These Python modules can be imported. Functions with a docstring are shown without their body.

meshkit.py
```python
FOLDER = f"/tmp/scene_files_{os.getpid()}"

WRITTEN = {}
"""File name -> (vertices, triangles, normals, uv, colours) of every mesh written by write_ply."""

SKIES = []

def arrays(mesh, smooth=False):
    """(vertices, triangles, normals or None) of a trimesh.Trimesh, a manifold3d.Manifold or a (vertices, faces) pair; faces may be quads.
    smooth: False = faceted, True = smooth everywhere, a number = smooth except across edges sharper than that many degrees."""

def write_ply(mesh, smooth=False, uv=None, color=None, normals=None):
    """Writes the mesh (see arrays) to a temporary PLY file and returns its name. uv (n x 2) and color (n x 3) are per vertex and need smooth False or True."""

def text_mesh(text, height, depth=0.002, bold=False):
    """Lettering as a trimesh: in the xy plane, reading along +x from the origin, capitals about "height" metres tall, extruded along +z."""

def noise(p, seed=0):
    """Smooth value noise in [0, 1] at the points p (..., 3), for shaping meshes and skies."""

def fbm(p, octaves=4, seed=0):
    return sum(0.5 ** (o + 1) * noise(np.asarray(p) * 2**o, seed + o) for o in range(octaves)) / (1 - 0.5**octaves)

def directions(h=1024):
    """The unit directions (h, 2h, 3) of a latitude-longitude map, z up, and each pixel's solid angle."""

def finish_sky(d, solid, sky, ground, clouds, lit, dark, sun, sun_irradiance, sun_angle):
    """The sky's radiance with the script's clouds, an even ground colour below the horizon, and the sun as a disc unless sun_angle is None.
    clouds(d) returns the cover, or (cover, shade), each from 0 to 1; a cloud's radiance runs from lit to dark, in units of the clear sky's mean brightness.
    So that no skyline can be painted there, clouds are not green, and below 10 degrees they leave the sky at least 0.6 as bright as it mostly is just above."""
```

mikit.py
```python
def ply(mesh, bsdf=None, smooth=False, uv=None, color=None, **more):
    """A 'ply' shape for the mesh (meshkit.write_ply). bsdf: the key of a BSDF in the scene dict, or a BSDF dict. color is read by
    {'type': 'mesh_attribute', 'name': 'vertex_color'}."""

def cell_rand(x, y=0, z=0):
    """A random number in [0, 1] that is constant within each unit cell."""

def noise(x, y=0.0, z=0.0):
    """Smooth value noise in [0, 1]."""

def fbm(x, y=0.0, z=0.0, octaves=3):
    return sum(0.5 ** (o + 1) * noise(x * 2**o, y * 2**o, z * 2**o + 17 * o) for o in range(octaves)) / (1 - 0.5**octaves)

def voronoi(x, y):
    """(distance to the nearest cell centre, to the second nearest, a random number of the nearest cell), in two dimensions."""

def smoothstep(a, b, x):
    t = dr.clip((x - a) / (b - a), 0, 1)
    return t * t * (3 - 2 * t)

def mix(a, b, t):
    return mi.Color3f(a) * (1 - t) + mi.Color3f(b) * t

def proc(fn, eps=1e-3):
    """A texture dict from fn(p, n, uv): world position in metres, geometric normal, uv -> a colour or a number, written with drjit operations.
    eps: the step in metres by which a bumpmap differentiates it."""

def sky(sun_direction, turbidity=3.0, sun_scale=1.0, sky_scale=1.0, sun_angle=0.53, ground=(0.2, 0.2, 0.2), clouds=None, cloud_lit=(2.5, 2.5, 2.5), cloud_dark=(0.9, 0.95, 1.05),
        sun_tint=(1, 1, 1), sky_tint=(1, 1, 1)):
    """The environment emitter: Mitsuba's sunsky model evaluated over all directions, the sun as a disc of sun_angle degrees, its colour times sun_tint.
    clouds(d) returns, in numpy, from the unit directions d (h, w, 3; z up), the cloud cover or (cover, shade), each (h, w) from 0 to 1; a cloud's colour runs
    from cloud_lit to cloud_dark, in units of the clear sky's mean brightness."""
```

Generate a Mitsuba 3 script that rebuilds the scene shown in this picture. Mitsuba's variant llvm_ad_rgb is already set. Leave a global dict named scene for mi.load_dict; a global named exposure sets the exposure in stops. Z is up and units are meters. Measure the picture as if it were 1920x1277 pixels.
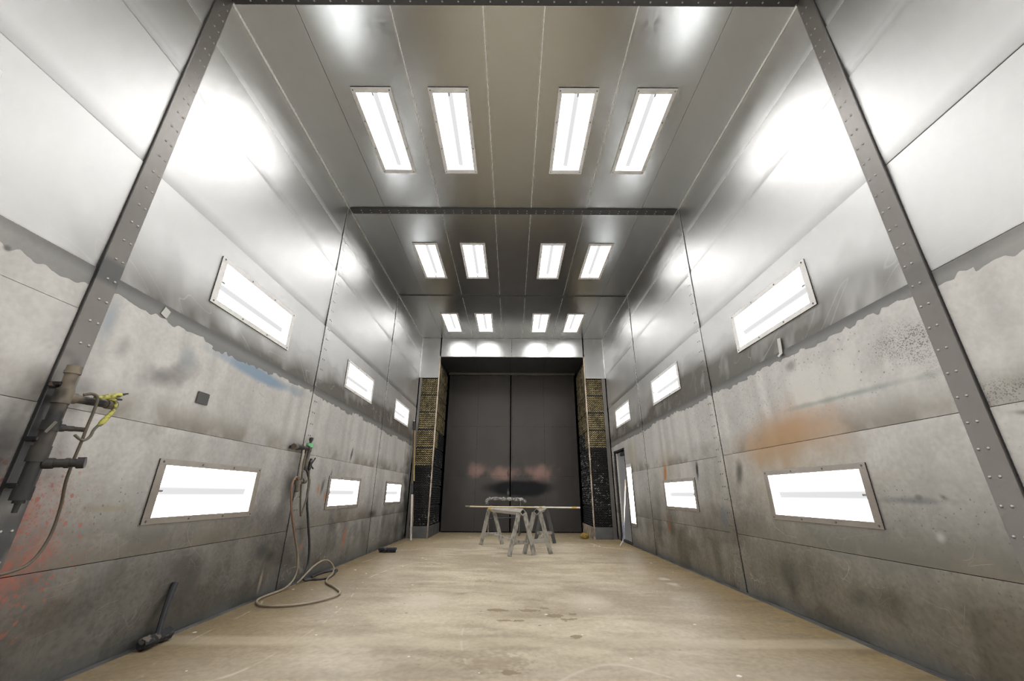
import math
import numpy as np
import trimesh
import drjit as dr
import mitsuba as mi
import mikit
from mikit import noise, fbm, smoothstep, mix, cell_rand, voronoi

T = mi.ScalarTransform4f
scene, labels = {}, {}
rng = np.random.default_rng(11)

# ------------------------------------------------------------------ camera, exposure
HC = 0.956                                   # lens height above the floor
PITCH, YAW, ROLL = math.radians(21.089), math.radians(-0.065), math.radians(0.33)
fwd = np.array([math.sin(YAW) * math.cos(PITCH), math.cos(YAW) * math.cos(PITCH), math.sin(PITCH)])
rgt = np.array([math.cos(YAW), -math.sin(YAW), 0.0])
upv = np.cross(rgt, fwd)
upc = -math.sin(ROLL) * rgt + math.cos(ROLL) * upv
scene['camera'] = {'type': 'perspective', 'fov_axis': 'x', 'fov': 104.273, 'near_clip': 0.02, 'far_clip': 200.0,
                   'to_world': T().look_at(origin=[0, 0, HC], target=[float(v) for v in np.array([0, 0, HC]) + fwd], up=[float(v) for v in upc])}
exposure = 0.0
LAMP = 17.5                                   # radiance of the light panels

# ------------------------------------------------------------------ dimensions of the booth
XL, XR, ZC = -2.44, 2.448, 4.906
SEC = [-3.45, -0.70, 2.05, 4.80, 7.573, 10.09]        # steel frames every 2.75 m
ZS = [0.0, 0.567, 1.385, 2.185, 2.99, 3.815, 4.385, ZC]      # horizontal panel joints of the walls
YB, YD = 10.09, 11.65                                  # end wall, doors in its recess
AL, AR, AZ = -1.91, 1.89, 4.385                        # recess in the end wall


# ------------------------------------------------------------------ mesh helpers
def box(x0, x1, y0, y1, z0, z1, b=0.0):
    if b <= 0:
        m = trimesh.creation.box(extents=(x1 - x0, y1 - y0, z1 - z0))
    else:
        pts = []
        h = np.array([x1 - x0, y1 - y0, z1 - z0]) / 2
        b = min(b, h.min() * 0.95)
        for s in np.array(np.meshgrid([-1, 1], [-1, 1], [-1, 1])).T.reshape(-1, 3):
            for k in range(3):
                q = h.copy() - b
                q[k] = h[k]
                pts.append(s * q)
        m = trimesh.convex.convex_hull(np.array(pts))
    m.apply_translation([(x0 + x1) / 2, (y0 + y1) / 2, (z0 + z1) / 2])
    return m


def cat(*ms):
    return trimesh.util.concatenate([m for m in ms])


def spline(pts, n=8):
    p = np.asarray(pts, float)
    q = np.vstack([2 * p[0] - p[1], p, 2 * p[-1] - p[-2]])
    out = []
    for i in range(len(p) - 1):
        a, b, c, d = q[i:i + 4]
        for t in np.linspace(0, 1, n, endpoint=False):
            out.append(0.5 * (2 * b + (c - a) * t + (2 * a - 5 * b + 4 * c - d) * t * t + (3 * b - 3 * c + d - a) * t ** 3))
    out.append(p[-1])
    return np.array(out)


def tube(pts, r, sides=10, cap=True):
    p = np.asarray(pts, float)
    n = len(p)
    r = np.broadcast_to(r, (n,))
    t = np.gradient(p, axis=0)
    t /= np.linalg.norm(t, axis=1, keepdims=True) + 1e-12
    a = np.cross(t[0], [0, 0, 1.0] if abs(t[0][2]) < 0.9 else [1.0, 0, 0])
    a /= np.linalg.norm(a)
    A = []
    for k in range(n):
        a = a - t[k] * (a @ t[k])
        a /= np.linalg.norm(a) + 1e-12
        A.append(a.copy())
    A = np.array(A)
    B = np.cross(t, A)
    ang = np.arange(sides) * 2 * np.pi / sides
    v = p[:, None] + r[:, None, None] * (np.cos(ang)[None, :, None] * A[:, None] + np.sin(ang)[None, :, None] * B[:, None])
    i, j = np.meshgrid(np.arange(n - 1), np.arange(sides), indexing='ij')
    a0, a1 = i * sides + j, i * sides + (j + 1) % sides
    f = np.concatenate([np.stack([a0, a1, a1 + sides], -1).reshape(-1, 3), np.stack([a0, a1 + sides, a0 + sides], -1).reshape(-1, 3)])
    v = v.reshape(-1, 3)
    if cap:
        k = len(v)
        v = np.vstack([v, p[0], p[-1]])
        jj = np.arange(sides)
        f = np.vstack([f, np.stack([np.full(sides, k), (jj + 1) % sides, jj], -1),
                       np.stack([np.full(sides, k + 1), (n - 1) * sides + jj, (n - 1) * sides + (jj + 1) % sides], -1)])
    return trimesh.Trimesh(v, f, process=False)


def rod(a, b, r, sides=12):
    return tube([a, b], r, sides)


def steps(a, b, prof, sides=16):
    """A turned body along a-b; prof: (fraction, radius) pairs, doubled where the radius jumps."""
    a, b = np.asarray(a, float), np.asarray(b, float)
    fr = np.array([q[0] for q in prof], float)
    fr = fr + np.arange(len(fr)) * 1e-5
    return tube(a + (b - a) * fr[:, None], [q[1] for q in prof], sides)


def board(a, b, w, t, wdir, bev=0.003):
    """A board from a to b, width w along wdir, thickness t."""
    a, b = np.asarray(a, float), np.asarray(b, float)
    d = b - a
    L = np.linalg.norm(d)
    d /= L
    wd = np.asarray(wdir, float)
    wd = wd - d * (wd @ d)
    wd /= np.linalg.norm(wd)
    nd = np.cross(d, wd)
    m = box(0, L, -w / 2, w / 2, -t / 2, t / 2, bev)
    M = np.eye(4)
    M[:3, 0], M[:3, 1], M[:3, 2], M[:3, 3] = d, wd, nd, a
    m.apply_transform(M)
    return m


def dome(r, h, sides=8):
    prof = [(0, r), (0.55, r * 0.82), (0.9, r * 0.42), (1.0, r * 0.05)]
    return tube([[0, 0, h * q[0]] for q in prof], [q[1] for q in prof], sides)


# ------------------------------------------------------------------ entry helpers
def key_for(name):
    if name not in scene and name not in labels and not any(k.startswith(name + '__') for k in scene):
        return name
    k = 1
    while True:
        q = f'{name}_{k:03d}'
        if q not in scene and q not in labels and not any(x.startswith(q + '__') for x in scene):
            return q
        k += 1


_count = {}


def add(name, mesh, bsdf, parent=None, smooth=30, label=None, category=None, group=None, kind=None, shape=None, **more):
    full = (parent + '__' if parent else '') + name
    n = _count.get(full, 0)
    _count[full] = n + 1
    key = full if n == 0 else f'{full}_{n:03d}'
    scene[key] = {**shape, **more} if shape is not None else mikit.ply(mesh, bsdf, smooth=smooth, **more)
    e = {k: v for k, v in dict(label=label, category=category, group=group, kind=kind).items() if v}
    if e:
        labels[key] = e
    return key


def thing(name, label, category, group=None):
    n = _count.get(name, 0)
    _count[name] = n + 1
    key = name if n == 0 else f'{name}_{n:03d}'
    labels[key] = {'label': label, 'category': category}
    if group:
        labels[key]['group'] = group
    return key


def mat(m4):
    return T([[float(x) for x in row] for row in m4])


# ------------------------------------------------------------------ materials
def rgb(*c):
    return {'type': 'rgb', 'value': [float(x) for x in c]}


def principled(key, color, rough=0.5, metallic=0.0, spec=0.5, **k):
    tx = lambda v: mikit.proc(v) if callable(v) else (rgb(*v) if isinstance(v, (tuple, list)) else float(v))
    scene[key] = {'type': 'twosided', 'bsdf': {'type': 'principled', 'base_color': tx(color), 'roughness': tx(rough), 'metallic': tx(metallic), 'specular': float(spec), **k}}


def blot(a, b, a0, b0, ra, rb, soft=0.3, rot=0.0, wob=0.0):
    """A soft-edged oval patch: 1 inside, 0 outside."""
    u, v = a - a0, b - b0
    if rot:
        c, s = math.cos(rot), math.sin(rot)
        u, v = u * c + v * s, v * c - u * s
    d = dr.sqrt(dr.square(u / ra) + dr.square(v / rb))
    d = d + wob
    return 1 - smoothstep(soft, 1.0, d)


def warp(a, b, k=1.0):
    """Rotated and bent coordinates, so that the value noise shows no grid."""
    u, v = a * 0.829 - b * 0.559, a * 0.559 + b * 0.829
    return u + 0.14 / k * (noise(v * 1.9 * k, u * 1.7 * k, 5.0) - 0.5), v + 0.14 / k * (noise(u * 2.3 * k, v * 1.6 * k, 9.0) - 0.5)


def dots(a, b, f, keep, r0):
    """Round specks of uneven size, f cells to the metre, a share keep of them."""
    d1, d2, w = voronoi(a * f, b * f)
    return dr.select(w < keep, smoothstep(r0 * (0.3 + 0.9 * w / keep), r0 * (0.15 + 0.6 * w / keep), d1), 0.0)


def soot_mask(ys, y, z):
    """Brown soot smeared upwards from the lap at 2.185 m."""
    a = fbm(ys * 1.1, z * 1.3, 31.0, 3)
    b = fbm(ys * 6.0 + z * 2.0, z * 3.0, 33.0, 3)
    return dr.clip(smoothstep(2.72, 2.26, z + 0.55 * (a - 0.5) + 0.3 * (b - 0.5)) * (0.65 + 0.9 * b) * smoothstep(0.9, 3.2, y), 0, 1)


def wall_color(p, n, uv):
    y, z = p.y, p.z
    right = dr.select(p.x > 0, mi.Float(1), mi.Float(0))
    left = 1 - right
    ys = y + right * 37.3
    n1 = fbm(ys * 0.9, z * 1.1, 3.0, 3)
    u, v = warp(ys, z, 3.0)
    n2 = fbm(u * 5.0, v * 5.0, 9.0, 4)
    n3 = fbm(v * 45.0, u * 45.0, 1.0, 3)
    streak = noise(ys * 9.0, z * 0.6, 4.0)
    w2 = n2 - 0.5
    # the whitish overspray of the middle height, the bare grimy steel lower down
    t = smoothstep(0.25, 1.8, z + (n1 - 0.5) * 0.9 + w2 * 0.3 + 0.13 * dr.maximum(y - 4.2, 0.0))
    c = mix(mi.Color3f(0.105, 0.098, 0.086) + mi.Color3f(0.028, 0.020, 0.004) * right, (0.47, 0.452, 0.425), t)
    c = c * (1 + (0.30 - 0.16 * t) * w2) * (1 + (0.44 - 0.26 * t) * (n3 - 0.5))
    c = c * (0.88 + 0.22 * streak)
    # fine dark speckle and brown grime just above each joint
    sp = dots(u, v, 58.0, 0.09, 0.34) * smoothstep(0.5, 0.62, fbm(ys * 1.3, z * 1.6, 5.0, 2))
    c = mix(c, (0.10, 0.095, 0.085), sp * 0.7)
    for zj in (0.567, 1.385):
        g = smoothstep(0.26, 0.0, z - zj) * dr.select(z > zj, 1.0, 0.0)
        c = mix(c, (0.14, 0.12, 0.09), g * smoothstep(0.36, 0.62, n2 * 0.5 + n1 * 0.5) * 0.75)
    # scratches and scuffs
    q1 = noise(ys * 3.1 + n2 * 2.5, z * 4.7 + n1 * 3.0, 2.0)
    q2 = noise(ys * 9.0 + n1 * 4.0, z * 6.0 + n2, 8.0)
    q3 = noise(ys * 2.2 + z * 3.3, z * 2.0 - ys * 1.2, 12.0)
    q4 = noise(ys * 1.7 - z * 5.1, z * 2.3 + ys * 1.9, 15.0)
    broken = smoothstep(0.5, 0.62, noise(ys * 6.0, z * 6.0, 21.0))
    sc = (smoothstep(0.016, 0.0, dr.abs(q1 - 0.5)) + smoothstep(0.016, 0.0, dr.abs(q2 - 0.5)) + smoothstep(0.008, 0.0, dr.abs(q3 - 0.45)) + smoothstep(0.008, 0.0, dr.abs(q4 - 0.55))) * broken
    lowz = smoothstep(1.25, 0.55, z)
    c = mix(c, (0.30, 0.28, 0.245), dr.clip(sc * lowz * (0.3 + 0.7 * smoothstep(0.45, 0.6, n1)), 0, 1) * 0.6)
    # darkened bottom edge
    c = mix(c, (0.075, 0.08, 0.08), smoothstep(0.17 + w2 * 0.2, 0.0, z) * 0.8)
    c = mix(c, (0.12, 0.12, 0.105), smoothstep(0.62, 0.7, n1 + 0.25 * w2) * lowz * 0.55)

    # --- left wall marks
    m = left * blot(y, z, 3.72, 2.015, 0.85, 0.085, 0.35, -0.02, w2 * 0.5)
    c = mix(c, (0.17, 0.25, 0.34), m * 0.85)
    m = left * blot(y, z, 4.35, 2.03, 0.5, 0.075, 0.2, 0.0, w2)
    c = mix(c, (0.26, 0.30, 0.33), m * 0.6)
    m = left * blot(y, z, 2.2, 1.93, 0.07, 0.22, 0.2, 0.0, w2 * 0.6)
    c = mix(c, (0.23, 0.28, 0.32), m * 0.6)
    m = left * blot(y, z, 2.72, 1.72, 0.28, 0.16, 0.0, 0.4, w2 * 1.2)
    c = mix(c, (0.11, 0.105, 0.105), m * 0.7)
    m = left * blot(y, z, 2.83, 1.9, 0.10, 0.13, 0.0, 0.0, w2)
    c = mix(c, (0.23, 0.27, 0.29), m * 0.5)
    m = left * blot(y, z, 2.35, 1.80, 0.08, 0.14, 0.0, 0.0, w2)
    c = mix(c, (0.18, 0.17, 0.16), m * 0.45)
    # red overspray at the near end
    red = left * blot(y, z, 2.08, 0.72, 0.36, 0.5, 0.0, 0.0, w2 * 0.8)
    n4 = fbm(u * 30.0, v * 30.0, 7.0, 3)
    c = mix(c, (0.34, 0.10, 0.07), red * (0.4 + smoothstep(0.45, 0.58, n4) * 0.6) * 0.9)
    far_red = left * blot(y, z, 2.15, 0.7, 0.62, 0.7, 0.0)
    c = mix(c, (0.33, 0.085, 0.05), dr.clip(dots(u, v, 34.0, 0.22, 0.42) * smoothstep(0.1, 0.5, far_red) + dots(v, u, 75.0, 0.4, 0.45) * far_red, 0, 1) * 0.7)
    for (yy, zz, ry, rz, k, ro, col) in (
            (4.62, 1.0, 0.16, 0.5, 0.55, -0.1, (0.10, 0.095, 0.085)), (4.38, 0.42, 0.16, 0.10, 0.8, 0.0, (0.06, 0.065, 0.065)),
            (4.56, 0.36, 0.13, 0.10, 0.85, 0.3, (0.05, 0.055, 0.055)), (5.47, 1.02, 0.07, 0.17, 0.85, -0.3, (0.07, 0.07, 0.07)),
            (5.66, 1.13, 0.045, 0.19, 0.85, -0.2, (0.06, 0.06, 0.06)), (5.36, 1.0, 0.05, 0.10, 0.8, 0.0, (0.62, 0.22, 0.08)),
            (5.6, 0.9, 0.07, 0.11, 0.7, 0.0, (0.62, 0.24, 0.08)), (5.18, 0.37, 0.08, 0.06, 0.6, 0.5, (0.55, 0.2, 0.10)),
            (6.45, 0.34, 0.09, 0.20, 0.6, -0.2, (0.55, 0.2, 0.10)), (6.29, 1.52, 0.05, 0.17, 0.85, -0.25, (0.06, 0.06, 0.05)),
            (7.6, 0.62, 0.30, 0.10, 0.8, 0.0, (0.06, 0.06, 0.055)), (3.45, 0.35, 0.22, 0.26, 0.55, 0.2, (0.06, 0.06, 0.055)),
            (4.46, 0.16, 0.035, 0.17, 0.75, -0.1, (0.55, 0.47, 0.38)), (2.62, 0.86, 0.2, 0.03, 0.5, 0.0, (0.40, 0.32, 0.2)),
            (2.2, 1.5, 0.12, 0.1, 0.4, 0.0, (0.15, 0.14, 0.13)), (1.634, 2.051, 0.022, 0.022, 0.95, 0.0, (0.06, 0.04, 0.03)),
            (4.95, 1.2, 0.13, 0.25, 0.45, 0.0, (0.14, 0.13, 0.12)),
            (1.93, 1.12, 0.16, 0.42, 0.8, 0.05, (0.05, 0.05, 0.05)), (2.22, 1.12, 0.10, 0.3, 0.35, 0.0, (0.12, 0.11, 0.10)), (10.05, 0.6, 0.75, 2.1, 0.9, 0.12, (0.05, 0.05, 0.045)), (9.3, 0.25, 0.5, 0.3, 0.6, 0.0, (0.1, 0.095, 0.08))):
        c = mix(c, [q * 0.62 for q in col], left * k * blot(y, z, yy, zz, ry, rz, 0.1, ro, w2 * 0.7))
    # --- right wall marks
    o = right * blot(y, z, 3.65, 1.46, 1.05, 0.40, 0.0, -0.12, w2 * 0.5)
    c = mix(c, (0.40, 0.205, 0.085), o * (0.35 + 0.6 * n1 + 0.3 * n3) * 0.95)
    o = right * blot(y, z, 3.75, 1.2, 1.25, 0.55, 0.1, 0.0, w2 * 0.5)
    c = mix(c, (0.34, 0.265, 0.15), o * 0.35)
    o = right * blot(y, z, 6.6, 1.35, 0.7, 0.5, 0.0, 0.0, w2 * 0.5)
    c = mix(c, (0.34, 0.265, 0.16), o * 0.35)
    o = right * blot(y, z, 8.4, 1.7, 0.5, 0.5, 0.0)
    c = mix(c, (0.36, 0.31, 0.18), o * 0.4)
    teeth = right * smoothstep(0.45, 0.7, noise(y * 8.5, z * 0.7, 6.0)) * blot(y, z, 3.15, 1.80, 1.05, 0.20, 0.5)
    c = mix(c, (0.56, 0.54, 0.50), teeth * 0.7)
    gr = right * blot(y, z, 2.9, 1.645, 1.0, 0.035, 0.1, 0.03, w2)
    c = mix(c, (0.22, 0.25, 0.225), gr * 0.75)
    spk = right * blot(y, z, 2.3, 1.83, 0.30, 0.24, 0.0, 0.2, w2) * dr.clip(dots(u, v, 120.0, 0.6, 0.55) + dots(v, u, 60.0, 0.25, 0.45) + 0.35 * n3, 0, 1)
    c = mix(c, (0.07, 0.065, 0.055), spk * 0.85)
    spk = right * blot(y, z, 1.9, 1.45, 0.3, 0.1, 0.0, 0.0, w2) * dr.clip(dots(u, v, 110.0, 0.6, 0.55) + 0.3 * n3, 0, 1)
    c = mix(c, (0.07, 0.065, 0.055), spk * 0.7)
    for (yy, zz, ry, rz, k, ro, col) in (
            (4.5, 1.18, 0.11, 0.20, 0.85, 0.35, (0.09, 0.085, 0.06)), (5.52, 1.27, 0.055, 0.16, 0.95, 0.2, (0.04, 0.04, 0.04)),
            (6.68, 1.30, 0.09, 0.20, 0.95, 0.3, (0.66, 0.27, 0.08)), (6.80, 0.52, 0.08, 0.18, 0.75, 0.1, (0.60, 0.25, 0.10)),
            (6.75, 0.95, 0.05, 0.35, 0.5, 0.0, (0.60, 0.28, 0.12)), (2.6, 0.93, 0.35, 0.035, 0.6, 0.02, (0.15, 0.16, 0.17)),
            (2.42, 0.95, 0.05, 0.03, 0.7, 0.5, (0.13, 0.12, 0.10)), (2.57, 0.95, 0.035, 0.025, 0.6, 0.0, (0.12, 0.11, 0.10)),
            (2.52, 0.74, 0.045, 0.055, 0.7, 0.6, (0.66, 0.65, 0.62)), (5.0, 0.75, 0.14, 0.25, 0.35, 0.0, (0.20, 0.25, 0.33)),
            (4.0, 0.3, 0.35, 0.22, 0.55, 0.3, (0.07, 0.07, 0.06)), (3.2, 0.3, 0.4, 0.14, 0.5, -0.2, (0.08, 0.08, 0.065)),
            (6.0, 1.6, 0.4, 0.12, 0.35, -0.6, (0.64, 0.62, 0.58)), (3.35, 2.02, 0.09, 0.06, 0.6, 0.0, (0.2, 0.19, 0.18)),
            (1.88, 1.33, 0.1, 0.02, 0.6, 0.2, (0.1, 0.09, 0.07)), (9.95, 1.2, 0.12, 1.2, 0.6, 0.0, (0.13, 0.11, 0.09)),
            (10.0, 2.8, 0.16, 1.0, 0.3, 0.0, (0.45, 0.36, 0.28))):
        c = mix(c, [q * 0.62 for q in col], right * k * blot(y, z, yy, zz, ry, rz, 0.1, ro, w2 * 0.7))

    # --- bare strip under the lap at 2.185 with its torn lower edge, clean zinc above it
    step = cell_rand(dr.floor(ys * 2.3), 3.0)
    edge = 2.085 + 0.06 * (step - 0.5) + 0.035 * (noise(ys * 25.0) - 0.5) - 0.03 * smoothstep(7.0, 8.0, y)
    near = smoothstep(1.0, 2.4, y)
    band = dr.select((z > edge) & (z < 2.19), 1.0, 0.0)
    c = mix(c, mix((0.15, 0.148, 0.142), (0.06, 0.058, 0.055), smoothstep(2.11, 2.18, z + 0.02 * w2)), band * (0.55 + 0.35 * near))  # bare band; shadow line of the lap painted into its upper part
    zinc = mi.Color3f(0.61, 0.60, 0.585) * (0.95 + 0.06 * n2)
    soot = soot_mask(ys, y, z)
    zinc = mix(zinc, (0.07, 0.062, 0.05), soot * 0.95)
    for zj in (2.99, 3.815):  # dark joint lines, with seam shading painted softly above each
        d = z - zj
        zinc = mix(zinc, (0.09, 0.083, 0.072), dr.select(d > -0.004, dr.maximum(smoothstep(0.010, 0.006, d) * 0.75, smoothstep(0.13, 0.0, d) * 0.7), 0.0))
    rub = smoothstep(0.02, 0.0, dr.abs(noise(ys * 7 + z * 9, z * 5, 2.0) - 0.5)) * smoothstep(2.7, 2.3, z)
    zinc = mix(zinc, (0.58, 0.57, 0.56), rub * 0.15)
    return dr.select(z > 2.187, zinc, c)


def wall_metal(p, n, uv):
    z, y = p.z, p.y
    k = fbm(y * 3.0 + p.x * 9, z * 3.0, 2.0, 2)
    return dr.select(z > 2.187, 0.15, 0.30 + 0.3 * smoothstep(0.5, 0.6, k) * smoothstep(1.2, 0.5, z))


def wall_rough(p, n, uv):
    z, y = p.z, p.y
    k = fbm(y * 2.2 + p.x * 9, z * 2.2, 5.0, 2)
    return dr.select(z > 2.187, 0.40 + 0.10 * (k - 0.5) + 0.08 * smoothstep(2.6, 2.2, z), 0.46 + 0.2 * (k - 0.5))


def sheet_metal(key, spec, alpha, coat, weight):
    """Galvanised sheet: a soft mirror under a share (weight) of matt, dusty surface."""
    tx = lambda v: mikit.proc(v) if callable(v) else (rgb(*v) if isinstance(v, (tuple, list)) else float(v))
    scene[key] = {'type': 'twosided', 'bsdf': {'type': 'blendbsdf', 'weight': tx(weight),
                  'bsdf_0': {'type': 'roughconductor', 'material': 'none', 'distribution': 'beckmann', 'alpha': float(alpha), 'specular_reflectance': tx(spec)}, 'bsdf_1': coat}}


def wall_dust_shade(p, n, uv):
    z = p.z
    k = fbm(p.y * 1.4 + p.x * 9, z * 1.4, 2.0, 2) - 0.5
    w = 0.10 + 0.42 * smoothstep(4.4, 2.3, z + 0.5 * k)  # matt share thins upward: shade below the ceiling put into the coat
    for zj in (2.187, 2.99, 3.815, 4.385):                     # dust and old sealant along the joints, plus soft shading painted above them
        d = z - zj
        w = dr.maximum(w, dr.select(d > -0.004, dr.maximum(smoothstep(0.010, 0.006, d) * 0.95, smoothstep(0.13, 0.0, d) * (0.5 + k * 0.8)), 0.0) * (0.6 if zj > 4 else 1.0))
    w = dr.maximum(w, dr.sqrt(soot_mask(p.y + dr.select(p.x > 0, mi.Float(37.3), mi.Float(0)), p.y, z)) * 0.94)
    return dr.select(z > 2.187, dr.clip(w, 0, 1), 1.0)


sheet_metal('mat_wall', (0.63, 0.625, 0.61), 0.225, {'type': 'principled', 'base_color': mikit.proc(wall_color), 'roughness': mikit.proc(wall_rough), 'metallic': mikit.proc(wall_metal), 'specular': 0.5}, wall_dust_shade)


def ceil_color(p, n, uv):
    k = fbm(p.x * 2.0, p.y * 0.8, 2.0, 3)
    c = mi.Color3f(0.595, 0.615, 0.615) * (0.96 + 0.08 * k)
    wu, wv = warp(p.x, p.y, 4.0)
    s = fbm(wu * 34, wv * 34, 6.0, 4)
    m = blot(dr.abs(p.x), p.y, 1.24, 2.34, 0.17, 0.16, 0.0) + blot(dr.abs(p.x), p.y, 1.24, 3.1, 0.10, 0.45, 0.0) * 0.6
    c = mix(c, (0.10, 0.10, 0.095), dr.clip(m, 0, 1) * smoothstep(0.5, 0.66, s) * 0.85)
    m2 = blot(dr.abs(p.x), p.y, 1.75, 3.4, 0.25, 1.4, 0.0) * smoothstep(0.56, 0.68, s)
    return mix(c, (0.2, 0.2, 0.19), m2 * 0.4)


sheet_metal('mat_ceiling', ceil_color, 0.075, {'type': 'principled', 'base_color': rgb(0.4, 0.4, 0.39), 'roughness': 0.5}, 0.08)
sheet_metal('mat_zinc', (0.58, 0.585, 0.58), 0.15, {'type': 'principled', 'base_color': rgb(0.5, 0.5, 0.49), 'roughness': 0.5}, 0.22)
principled('mat_bright_trim', (0.80, 0.79, 0.76), 0.30, 0.85)
def strip_color(p, n, uv):
    c = mi.Color3f(0.185, 0.173, 0.16) * (0.8 + 0.4 * fbm(p.y * 2, p.z * 1.6, p.x * 2.0, 3))
    k = fbm(p.y * 9, p.z * 9, 3.0, 2) - 0.5
    m = dr.select(p.x < 0, blot(p.y, p.z, 2.07, 1.12, 0.4, 0.52, 0.55, 0.0, k), 0.0)
    c = mix(c, (0.05, 0.052, 0.055), m * 0.85)
    return mix(c, (0.08, 0.085, 0.085), blot(p.y, p.z, 2.1, 2.19, 0.5, 0.10, 0.5) * dr.select(p.x < 0, 0.75, 0.25))


principled('mat_strip', strip_color, 0.42, 0.75)
principled('mat_ceiling_strip', (0.05, 0.048, 0.047), 0.5, 0.4)
principled('mat_rivet', (0.374, 0.360, 0.340), 0.35, 0.9)
principled('mat_rivet_dark', (0.10, 0.095, 0.09), 0.5, 0.4)


def frame_color(p, n, uv):
    k = fbm(p.x * 9 + p.y * 7, p.z * 9, p.y * 3, 3)
    return mix((0.20, 0.175, 0.148), (0.62, 0.605, 0.58), smoothstep(0.9, 1.9, p.z)) * (0.85 + 0.3 * k)


principled('mat_frame', frame_color, 0.5, 0.1)
principled('mat_black', (0.018, 0.018, 0.02), 0.6)
principled('mat_void', (0.03, 0.03, 0.032), 0.8)
principled('mat_housing', (0.85, 0.85, 0.85), 0.5)
principled('mat_clip', (0.16, 0.16, 0.17), 0.5)
principled('mat_lens', (0.01, 0.01, 0.01), 0.6, 0.0, 0.0)


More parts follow.
